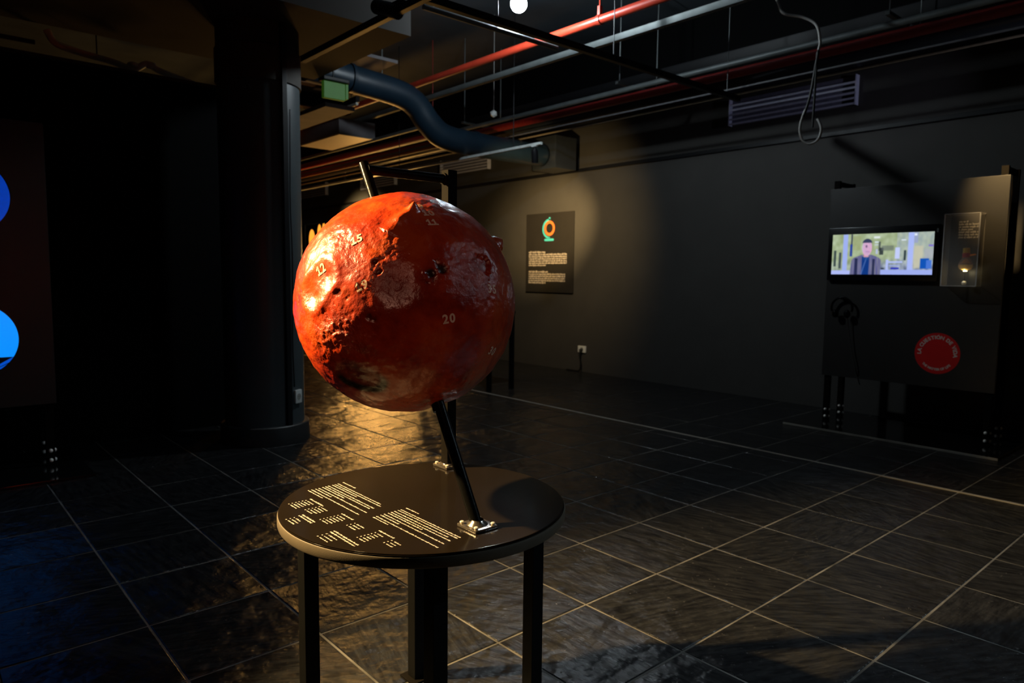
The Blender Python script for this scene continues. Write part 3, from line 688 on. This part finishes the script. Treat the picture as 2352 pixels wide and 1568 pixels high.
# headphones hanging on the left side of the panel
hc = Vector((FX - .05, 3.190, 1.215))
t = thing('headphones', 'glossy black headphones hanging on the right stand, below the television', 'headphones', hc)
bm = B(); sweep(bm, [hc + Vector((0, .105 * math.cos(a), .105 * math.sin(a))) for a in [math.radians(-20 + 11 * k) for k in range(21)]], .011, 10, sub=2); obj('headband', bm, steel_black, t, smooth=True)
for s in (-1, 1):
    bm = B(); ball(bm, hc + Vector((-.012, s * .060, -.060)), .042, 18, (.55, .8, 1.0)); obj('ear_cup', bm, steel_black, t, smooth=True)
bm = B(); box(bm, hc + Vector((.005, -.02, .085)), hc + Vector((.050, .02, .105))); obj('hook', bm, steel_black, t)
bm = B(); sweep(bm, [hc + Vector((0, -.06, -.10)), hc + Vector((.01, -.08, -.25)), hc + Vector((.015, -.11, -.42)), hc + Vector((.02, -.16, -.62)), hc + Vector((.10, -.18, -.78))], .005, 8); obj('cord', bm, dark_pl, t, smooth=True)

# left stand, panel facing -y, with two blue round screens
LXR, LY = .86, 6.285
t, _ = stand('display_stand', 'black exhibit stand with blue round screens at the left edge', (LXR - 1.52, LY), -PI / 2 + PI, 2.66, 1.52, .5) if False else stand('display_stand', 'black exhibit stand with blue round screens at the left edge', (LXR, LY), PI / 2, 2.66, 1.52, .5)
FY = LY - .040
def disc_part(c, r, zlo, zhi, m, nm, parent):
    bm = B(); pts = []
    for k in range(97):
        a = 2 * PI * k / 96; z = c[1] + r * math.sin(a); x = c[0] + r * math.cos(a)
        if zlo - 1e-6 <= z <= zhi + 1e-6: pts.append((x, z))
    def ang_(p): return math.atan2(p[1] - (zlo + zhi) / 2, p[0] - c[0])
    for zc in (zlo, zhi):
        if abs(zc - c[1]) < r:
            dx = math.sqrt(r * r - (zc - c[1]) ** 2); pts += [(c[0] - dx, zc), (c[0] + dx, zc)]
    pts = sorted({(round(p[0], 5), round(p[1], 5)) for p in pts}, key=ang_)
    f = [bm.verts.new((x, FY - .006, z)) for x, z in pts]; bm.faces.new(f)
    r_ = bmesh.ops.extrude_face_region(bm, geom=list(bm.faces)); bmesh.ops.translate(bm, verts=[v for v in r_['geom'] if isinstance(v, bmesh.types.BMVert)], vec=(0, .005, 0))
    return obj(nm, bm, m, parent)
disc_part((.395, 2.022), .262, 1.7, 2.4, blue_a, 'round_screen', t)['label'] = 'deep blue upper round screen'
s_ = disc_part((.402, 1.005), .262, .872, 1.4, blue_b, 'round_screen', t); s_['label'] = 'bright blue lower round screen'
disc_part((.402, 1.005), .262, .6, .8715, blue_c, 'screen_lower_band', s_)
for c in ((.395, 2.022), (.402, 1.005)):
    bm = B(); lathe(bm, (c[0], FY - .0035, c[1]), [(.262, -.004), (.268, -.004), (.268, .0034), (.262, .0034), (.262, -.004)], 72, axis=(0, -1, 0)); obj('screen_rim', bm, bezel, t)

# ================================================================== WALL POSTER
t = thing('wall_poster', 'lit black information poster with a teal and orange globe symbol', 'poster', (XW - .02, 8.36, 1.24))
PF = XW - .032
bx('board', (PF, 7.805, 1.238), (XW - .001, 8.905, 2.535), panel_m, t, bev=.002)
def ring(bm, cy, cz, r0, r1, a0, a1, x, n=48):
    P = []
    for k in range(n + 1):
        a = a0 + (a1 - a0) * k / n
        P.append((bm.verts.new((x, cy - r0 * math.sin(a), cz + r0 * math.cos(a))), bm.verts.new((x, cy - r1 * math.sin(a), cz + r1 * math.cos(a)))))
    for p, q in zip(P, P[1:]): bm.faces.new((p[0], q[0], q[1], p[1]))
bm = B(); ring(bm, 8.345, 2.285, .078, .122, 0, 2 * PI, PF - .0012); obj('symbol_ring', bm, orange_p, t)
bm = B(); ring(bm, 8.352, 2.278, .126, .160, math.radians(180), math.radians(368), PF - .0010)
for c_ in ((8.345, 2.437, .018, .026), (8.352, 2.132, .017, .016), (8.352, 2.098, .092, .019)):
    y_, z_, hw, hh = c_; bm.faces.new([bm.verts.new((PF - .0010, y_ + a * hw, z_ + b_ * hh)) for a, b_ in ((-1, -1), (1, -1), (1, 1), (-1, 1))])
for s in (-1, 1):
    f = [bm.verts.new((PF - .0010, 8.352 + s * .092 + s * .019 * math.cos(math.radians(-90 + 18 * k)), 2.098 + .019 * math.sin(math.radians(-90 + 18 * k)))) for k in range(11)]; bm.faces.new(f)
obj('symbol_stand', bm, teal, t)
for z0, n, yend, seed, title in ((1.852, 6, 7.935, 900, 8.42), (1.528, 5, 7.965, 950, 8.36)):
    bm = B()
    glyph_row(bm, z0 + .036, 8.835, title, h=.034, lw=.012, seed=seed, wall=PF - .0012)
    for k in range(n): glyph_row(bm, z0 - .002 - k * .0355, 8.835, (yend if k < n - 1 else 8.42), h=.030, lw=.0085, seed=seed + 1 + k, wall=PF - .0012)
    obj('text_block', bm, white_print, t)

# far framed pictures on the same wall
for lab, y0, y1, z0, z1, m_, blobs in (('far framed picture with glowing amber shapes, left of the globe', 16.25, 17.45, 1.90, 2.78, amber, ((17.05, 2.36, .17, .27), (16.62, 2.50, .11, .24), (16.38, 2.55, .09, .22))),
                                 ('far backlit yellow picture hidden behind the red globe', 12.1, 15.5, 1.05, 2.6, amber_y, ((14.15, 1.9, .20, .60), (13.2, 1.7, .08, .4), (12.5, 1.8, .06, .45)))):
    t = thing('framed_picture', lab, 'picture', (XW - .03, (y0 + y1) / 2, z0))
    bm = B()
    for lo, hi in (((XW - .05, y0, z0), (XW - .001, y0 + .035, z1)), ((XW - .05, y1 - .035, z0), (XW - .001, y1, z1)), ((XW - .05, y0, z1 - .035), (XW - .001, y1, z1)), ((XW - .05, y0, z0), (XW - .001, y1, z0 + .035))): box(bm, lo, hi)
    obj('frame', bm, galv, t)
    bx('backing', (XW - .035, y0 + .035, z0 + .035), (XW - .001, y1 - .035, z1 - .035), rail_m, t)
    for (y_, z_, ry, rz) in blobs:
        bm = B(); f = [bm.verts.new((XW - .037, y_ + ry * math.cos(2 * PI * k / 28), z_ + rz * math.sin(2 * PI * k / 28))) for k in range(28)]; bm.faces.new(f); obj('glowing_shape', bm, m_, t)

# rear table behind the globe
t = thing('rear_table', 'black long-legged table standing behind the red globe', 'table', (5.6, 7.15, 0))
bx('tabletop', (5.0, 6.97, 1.005), (6.17, 7.62, 1.045), rail_m, t, bev=.003)
for x, y in ((5.75, 7.0), (6.14, 7.005), (5.05, 7.0), (5.05, 7.58)): bx('leg', (x - .025, y - .025, 0.001), (x + .025, y + .025, 1.005), leg_m, t)

# ================================================================== CEILING SERVICES
# vents on the right wall
for (y0, y1, z0, z1, lab) in ((3.52, 5.07, 3.435, 3.75, 'slatted blue-grey wall vent nearest the camera, above the television stand'), (9.92, 11.35, 3.41, 3.70, 'slatted wall vent above the upper post of the globe frame'), (13.04, 14.45, 3.41, 3.70, 'slatted wall vent above the globe, between the slanted rod and post'), (16.2, 17.7, 3.44, 3.74, 'farthest slatted wall vent, beside the round column')):
    t = thing('wall_vent', lab, 'vent', (XW, (y0 + y1) / 2, z0))
    bx('backing', (XW - .012, y0, z0), (XW - .001, y1, z1), mat('vent_back', (0.16, 0.16, 0.22), 0.6) if 'vent_back' not in MATS else MATS['vent_back'], t)
    n = 5
    for k in range(n):
        z = z0 + .018 + (z1 - z0 - .03) * k / n
        bm = B(); box(bm, (XW - .075, y0, z), (XW - .012, y1, z + .007), rot=None); 
        for v in bm.verts:
            if v.co.x < XW - .05: v.co.z -= .022
        obj('slat', bm, vent_m, t)
        bm = B(); box(bm, (XW - .078, y0, z - .024), (XW - .070, y1, z - .008 + .006)); obj('slat', bm, vent_m, t)
    for y in (y0 - .012, y1): bx('end_cap', (XW - .08, y, z0 - .01), (XW - .001, y + .012, z1), vent_m, t)

# bulb lamp
BL = Vector((4.66, 5.27, 4.105))
t = thing('ceiling_bulb', 'bright white bulb glowing under the dark ceiling', 'lamp', BL)
bm = B(); ball(bm, BL, .078, 32); obj('bulb', bm, bulb_m, t, smooth=True)
bm = B(); tube(bm, BL + Vector((0, 0, .070)), BL + Vector((0, 0, .16)), .030, 20); obj('holder', bm, white_pl, t, smooth=True, angle=40)
bm = B(); tube(bm, BL + Vector((0, 0, .16)), (BL.x, BL.y, CEIL), .006, 8); obj('cord', bm, blk_cord, t)

# red sprinkler pipe
t = thing('red_pipe', 'red pipe running along the ceiling beside the bulb', 'pipe', (5.31, 8, 4.0))
bm = B(); tube(bm, (5.32, -4.3, 4.0), (5.32, 20.8, 4.0), .042, 24); obj('pipe', bm, red_paint, t, smooth=True, angle=40)
for y in (4.82, 8.9, 12.6):
    bm = B(); tube(bm, (5.32, y - .02, 4.0), (5.32, y + .02, 4.0), .050, 20); box(bm, (5.30, y - .015, 4.04), (5.34, y + .015, 4.13)); tube(bm, (5.32, y, 4.12), (5.32, y, CEIL), .008, 8); obj('hanger', bm, galv if y > 5 else red_paint, t)
t = thing('red_pipe', 'dark red pipe running high beside the long black duct on the right', 'pipe', (6.72, 8, 3.72))
bm = B(); tube(bm, (6.86, -4.3, 3.68), (6.86, 20.8, 3.68), .05, 20); obj('pipe', bm, mat('dull_red_pipe', (0.30, 0.02, 0.016), 0.5), t, smooth=True, angle=40)
# perforated cable tray
t = thing('cable_tray', 'grey perforated cable tray parallel to the red pipe', 'cable tray', (5.88, 8, 4.0))
bm = B(); box(bm, (5.86, -4.3, 3.995), (5.94, 20.8, 4.0)); box(bm, (5.852, -4.3, 3.98), (5.86, 20.8, 4.045)); box(bm, (5.94, -4.3, 3.995), (5.948, 20.8, 4.045)); obj('channel', bm, galv, t)
bm = B(); y = 1.6
while y < 9.5:
    for s in (-.02, .02):
        tube(bm, (5.90 + s, y + (.03 if s > 0 else 0), 3.9935), (5.90 + s, y + (.03 if s > 0 else 0), 3.9945), .008, 8)
    y += .13
obj('holes', bm, rail_m, t)
# grey rails and black duct by the right wall
t = thing('pipe_rack', 'bundle of long grey rails and pipes under the ceiling, along the right wall', 'pipe', (6.9, 8, 3.6))
for nm, a_, m_ in (('rail', (6.60, 3.70, .03), galv), ('pipe', (7.06, 3.66, .085), pipe_dk), ('conduit', (7.02, 3.50, .012), mat('ochre_conduit', (0.20, 0.16, 0.11), 0.5)), ('conduit', (6.90, 3.53, .010), mat('dark_conduit', (0.10, 0.10, 0.11), 0.5))):
    bm = B(); tube(bm, (a_[0], -4.3, a_[1]), (a_[0], 20.8, a_[1]), a_[2], 24); obj(nm, bm, m_, t, smooth=True, angle=40)
for y in (2.6, 5.6, 8.6):
    bm = B(); box(bm, (6.5, y - .02, 3.76), (7.3, y + .02, 3.79)); tube(bm, (6.55, y, 3.79), (6.55, y, CEIL), .006, 8); tube(bm, (7.25, y, 3.79), (7.25, y, CEIL), .006, 8); obj('bracket', bm, galv, t)
bm = B(); box(bm, (7.34, -4.3, 3.80), (8.00, 9.5, 4.1), bev=.01); tag(obj('black_duct', bm, rail_m), 'long black rectangular duct under the ceiling beside the right wall', 'duct')
# low lit rail with the black spot
t = thing('light_rail', 'thin grey rail above the globe frame from which the black spotlight hangs', 'rail', (6.04, 9, 3.1))
bm = B(); box(bm, (6.02, 6.38, 3.105), (6.055, 13.2, 3.135)); obj('rail', bm, mat('pale_rail', (0.55, 0.58, 0.56), 0.4), t)
for y in (6.9, 9.6): tb('hanger', (6.037, y, 3.135), (6.037, y, CEIL), .005, rail_m, t, seg=8)
def track_spot(label, top, d, L_=.19, r=.05):
    top = Vector(top); d = Vector(d).normalized()
    t = thing('spotlight', label, 'spotlight', top)
    tb('stem', top, top + Vector((0, 0, -.07)), .014, rail_m, t, seg=10)
    c = top + Vector((0, 0, -.07)); bm = B(); lathe(bm, c - d * .03, [(0, 0), (r * .75, 0), (r, .03), (r, L_), (r * .86, L_), (r * .80, L_ - .05), (0, L_ - .06)], 24, axis=d); obj('head', bm, rail_m, t, smooth=True, angle=40)
    bm = B(); box(bm, top + Vector((-.02, -.045, -.012)), top + Vector((.02, .045, .006))); obj('adapter', bm, white_pl, t)
track_spot('black spotlight hanging from the thin grey rail, above the poster', (6.037, 6.50, 3.105), (.25, .18, -1), .165, .042)
track_spot('small far spotlight near the wall between column and globe', (7.2, 13.6, 3.62), (.4, .2, -1), .13, .05)
# black lighting track frame in front of the beam
bm = B(); box(bm, (2.86, 1.6, 3.40), (2.91, 6.21, 3.455), bev=.003); tag(obj('lighting_track', bm, rail_m), 'black lighting track running from above the bulb side to the column', 'lighting track')
bm = B(); box(bm, (2.91, 4.24, 3.40), (6.95, 4.29, 3.455), bev=.003); tag(obj('lighting_track', bm, rail_m), 'black lighting track crossing under the bulb towards the right', 'lighting track')
for lab, p in (('thin wire holding the right end of the crossing lighting track', (6.72, 4.265)), ('thin wire holding the middle of the crossing lighting track', (4.9, 4.265))):
    tag(tb('suspension_wire', (p[0], p[1], 3.455), (p[0], p[1], CEIL), .004, galv, seg=8), lab, 'wire')
t = thing('spotlight', 'black spotlight with bright metal screws at the corner of the track, left of the bulb', 'spotlight', (2.885, 4.62, 3.455))
bm = B(); box(bm, (2.85, 4.52, 3.455), (2.92, 4.72, 3.485)); obj('adapter', bm, rail_m, t)
bm = B(); tube(bm, (2.885, 4.60, 3.42), (2.86, 4.86, 3.52), .055, 24); obj('head', bm, rail_m, t, smooth=True, angle=40)
for c in ((2.93, 4.50, 3.475), (2.935, 4.535, 3.455), (2.92, 4.56, 3.49), (2.925, 4.72, 3.42), (2.93, 4.745, 3.425)):
    bm = B(); ball(bm, c, .011, 10); obj('screw', bm, bolt_lit, t, smooth=True)

# blue duct with an S-bend
t = thing('air_duct', 'fat round blue-black air duct bending under the ceiling behind the red globe', 'duct', (5.6, 7.8, 3.4))
bm = B(); sweep(bm, [(3.7, 7.95, 3.90), (4.3, 7.92, 3.86), (4.95, 7.9, 3.80), (5.22, 7.9, 3.70), (5.42, 7.9, 3.50), (5.66, 7.9, 3.36), (6.1, 7.9, 3.325), (6.8, 7.9, 3.32), (7.5, 7.9, 3.33)], .165, 32, sub=8); obj('tube', bm, duct_m, t, smooth=True)
for x, z in ((4.28, 3.862), (6.2, 3.33)):
    bm = B(); tube(bm, (x - .02, 7.9, z), (x + .02, 7.9, z), .172, 32); obj('joint_ring', bm, duct_m, t, smooth=True, angle=40)
bx('end_box', (7.5, 7.62, 3.12), (7.95, 8.12, 3.60), pipe_dk, t, bev=.008)

# far ceiling: ochre framed slabs, light box, exit sign, sensors
for (x0, x1, y0, y1, z, lab) in ((4.15, 6.0, 9.2, 9.36, 4.07, 'ochre steel crossbeam under the far ceiling, nearest of three'), (4.15, 5.7, 10.5, 10.66, 4.07, 'ochre steel crossbeam under the far ceiling, middle of three'), (4.35, 6.6, 11.9, 12.06, 4.07, 'ochre steel crossbeam under the far ceiling, farthest of three')):
    t = thing('crossbeam', lab, 'beam', ((x0 + x1) / 2, y0, z))
    bx('lower_flange', (x0, y0, z), (x1, y1, z + .02), rust, t); bx('web', (x0, (y0 + y1) / 2 - .01, z + .02), (x1, (y0 + y1) / 2 + .01, z + .20), leg_m, t); bx('upper_flange', (x0, y0, z + .20), (x1, y1, z + .22), leg_m, t)
bm = B(); box(bm, (3.9, 8.3, 4.30), (5.2, 11.5, 4.34)); tag(obj('ceiling_board', bm, grey_slab), 'grey ceiling board above the green exit sign', 'panel')
t = thing('light_box', 'cream box light hanging under the far ceiling, right of the column', 'lamp', (5.75, 11.1, 3.7))
bx('diffuser', (5.42, 10.38, 3.70), (6.05, 11.80, 3.715), cream, t); bx('housing', (5.41, 10.37, 3.715), (6.06, 11.81, 3.96), grey_slab, t, bev=.004)
for x, y in ((5.5, 10.95), (6.01, 11.7)): tb('hanger', (x, y, 3.96), (x, y, CEIL), .005, rail_m, t, seg=8)
t = thing('exit_sign', 'green translucent exit sign hanging beside the column top', 'sign', (3.80, 7.4, 3.44))
bm = B(); box(bm, (3.67, 7.37, 3.44), (3.93, 7.43, 3.625), bev=.006); obj('plate', bm, green_pl, t)
bm = B(); box(bm, (3.65, 7.33, 3.625), (3.965, 7.47, 3.67), bev=.01); obj('housing', bm, leg_m, t)
bm = B(); box(bm, (3.932, 7.365, 3.46), (3.965, 7.435, 3.625), bev=.004); obj('side_plate', bm, green_pl, t)
tb('hanger', (3.80, 7.4, 3.67), (3.80, 7.4, CEIL), .010, rail_m, t, seg=8)
t = thing('smoke_detector', 'small white faceted detector hanging on a thin wire right of the blue duct', 'detector', (6.27, 7.58, 3.7))
bm = B(); bmesh.ops.create_icosphere(bm, subdivisions=1, radius=.052, matrix=Matrix.Translation((6.27, 7.58, 3.70))); obj('head', bm, white_pl, t)
tb('wire', (6.27, 7.58, 3.74), (6.27, 7.58, CEIL), .004, cord_m, t, seg=8)
t = thing('tube_light', 'short white tube under the far ceiling, right of the exit sign', 'lamp', (5.34, 9.4, 4.0))
bm = B(); tube(bm, (5.12, 9.60, 3.93), (5.12, 9.26, 3.93), .022, 14); obj('tube', bm, white_pl, t, smooth=True, angle=40)
bm = B(); box(bm, (5.09, 9.24, 3.95), (5.15, 9.62, 4.03)); tube(bm, (5.12, 9.43, 4.03), (5.12, 9.43, CEIL), .006, 8); obj('fitting', bm, rail_m, t)
for y0, y1, lab in ((9.9, 12.4, 'dark red far pipe low under the ceiling above the globe'),):
    bm = B(); tube(bm, (6.25, 8.6, 3.62), (6.25, 16.5, 3.62), .055, 16); tube(bm, (6.25, 9.0, 3.66), (6.25, 9.0, CEIL - .002), .006, 8); tube(bm, (6.25, 14.0, 3.66), (6.25, 14.0, CEIL - .002), .006, 8); tag(obj('red_pipe', bm, MATS['dull_red_pipe'], smooth=True, angle=40), 'dull red far pipe seen above the slanted axis of the globe', 'pipe')
for x, z, y0, y1, m_, lab in ((6.05, 3.70, 8.8, 17, galv, 'grey far conduit above the dull red pipe'), (6.55, 3.52, 8.6, 17, rust, 'ochre far conduit below the dull red pipe'), (6.75, 3.62, 9.5, 19, pipe_dk, 'black far pipe close to the thin grey rail')):
    bm = B(); tube(bm, (x, y0, z), (x, y1, z), .028, 14); tag(obj('ceiling_conduit', bm, m_, smooth=True, angle=40), lab, 'pipe')
bm = B(); box(bm, (4.6, 9.2, 3.80), (5.05, 13.0, 3.86)); tag(obj('ceiling_board', bm, grey_slab), 'grey board under the far red pipe beside the column', 'panel')

# pipework glimpsed above the black partition
t = thing('wrapped_pipe', 'foil-wrapped pipe above the black partition, left of the column', 'pipe', (1.6, 7.5, 3.35))
bm = B(); sweep(bm, [(1.12, 7.5, 3.60), (1.18, 7.5, 3.50), (1.35, 7.5, 3.46), (1.62, 7.5, 3.43), (1.80, 7.5, 3.40), (1.92, 7.5, 3.47), (2.05, 7.5, 3.42), (2.5, 7.5, 3.33)], .030, 12); obj('pipe', bm, foil, t, smooth=True)
tb('hanger', (1.5, 7.5, 3.46), (1.5, 7.5, CEIL), .006, rail_m, t, seg=8)
for x, z in ((1.80, 3.43), (1.95, 3.46)):
    bm = B(); ball(bm, (x, 7.5, z), .045, 12, (1.3, .8, .8)); obj('joint', bm, foil, t, smooth=True)
bm = B(); tube(bm, (-3, 7.45, 3.46), (1.02, 7.45, 3.46), .02, 12); tag(obj('ceiling_conduit', bm, beam_m, smooth=True, angle=40), 'brown conduit above the far left of the black partition', 'pipe')

# hanging cable loop on the right
t = thing('hanging_cable', 'pale cable looping down from the ceiling in front of the near wall vent', 'cable', (6.2, 3.05, 4.0))
bm = B(); sweep(bm, [(6.2, 3.62, 4.4), (6.2, 3.45, 4.03), (6.2, 3.38, 3.90), (6.2, 3.20, 3.82), (6.2, 3.07, 3.72), (6.2, 3.03, 3.57), (6.2, 3.04, 3.50)], .012, 10); obj('cord', bm, cord_m, t, smooth=True)
bm = B(); sweep(bm, [(6.2, 3.04, 3.50), (6.2, 3.06, 3.35), (6.2, 3.09, 3.15), (6.2, 3.12, 3.03), (6.2, 3.15, 2.95)], .012, 10); obj('dark_cord', bm, blk_cord, t, smooth=True)
bm = B(); sweep(bm, [(6.2, 3.13, 3.01), (6.2, 3.165, 2.92), (6.2, 3.175, 2.83), (6.2, 3.145, 2.74), (6.2, 3.075, 2.70), (6.2, 3.005, 2.73), (6.2, 2.98, 2.81), (6.2, 3.00, 2.88), (6.2, 3.02, 2.91)], .011, 10); obj('loop', bm, cord_m, t, smooth=True)
bm = B(); tube(bm, (6.2, 3.05, 3.48), (6.2, 3.06, 2.84), .010, 10); obj('rod', bm, blk_cord, t)

# grey tube crossing left of the bulb
t = thing('grey_tube', 'thin grey tube under the ceiling, just left of the bulb', 'pipe', (4.2, 5.03, 3.7))
bm = B(); tube(bm, (3.40, 5.03, 3.70), (4.95, 5.03, 3.70), .022, 16); obj('tube', bm, galv, t, smooth=True, angle=40)
for x in (3.5, 4.2): tb('hanger', (x, 5.03, 3.72), (x, 5.03, CEIL), .005, galv, t, seg=8)

# repeats carry a common group
GROUPS = {'wall_vent': 'slatted vents on the right wall', 'display_stand': 'black exhibit stands', 'wall_socket': 'power sockets', 'crossbeam': 'ochre far crossbeams',
          'lighting_track': 'black lighting tracks', 'suspension_wire': 'wires holding the crossing track', 'framed_picture': 'far lit pictures', 'ceiling_conduit': 'ceiling conduits',
          'ceiling_board': 'grey ceiling boards', 'spotlight': 'black spotlights', 'red_pipe': 'red pipes under the ceiling'}
for o in list(COL.objects):
    if o.parent is None and o.name.split('.')[0] in GROUPS: o['group'] = GROUPS[o.name.split('.')[0]]
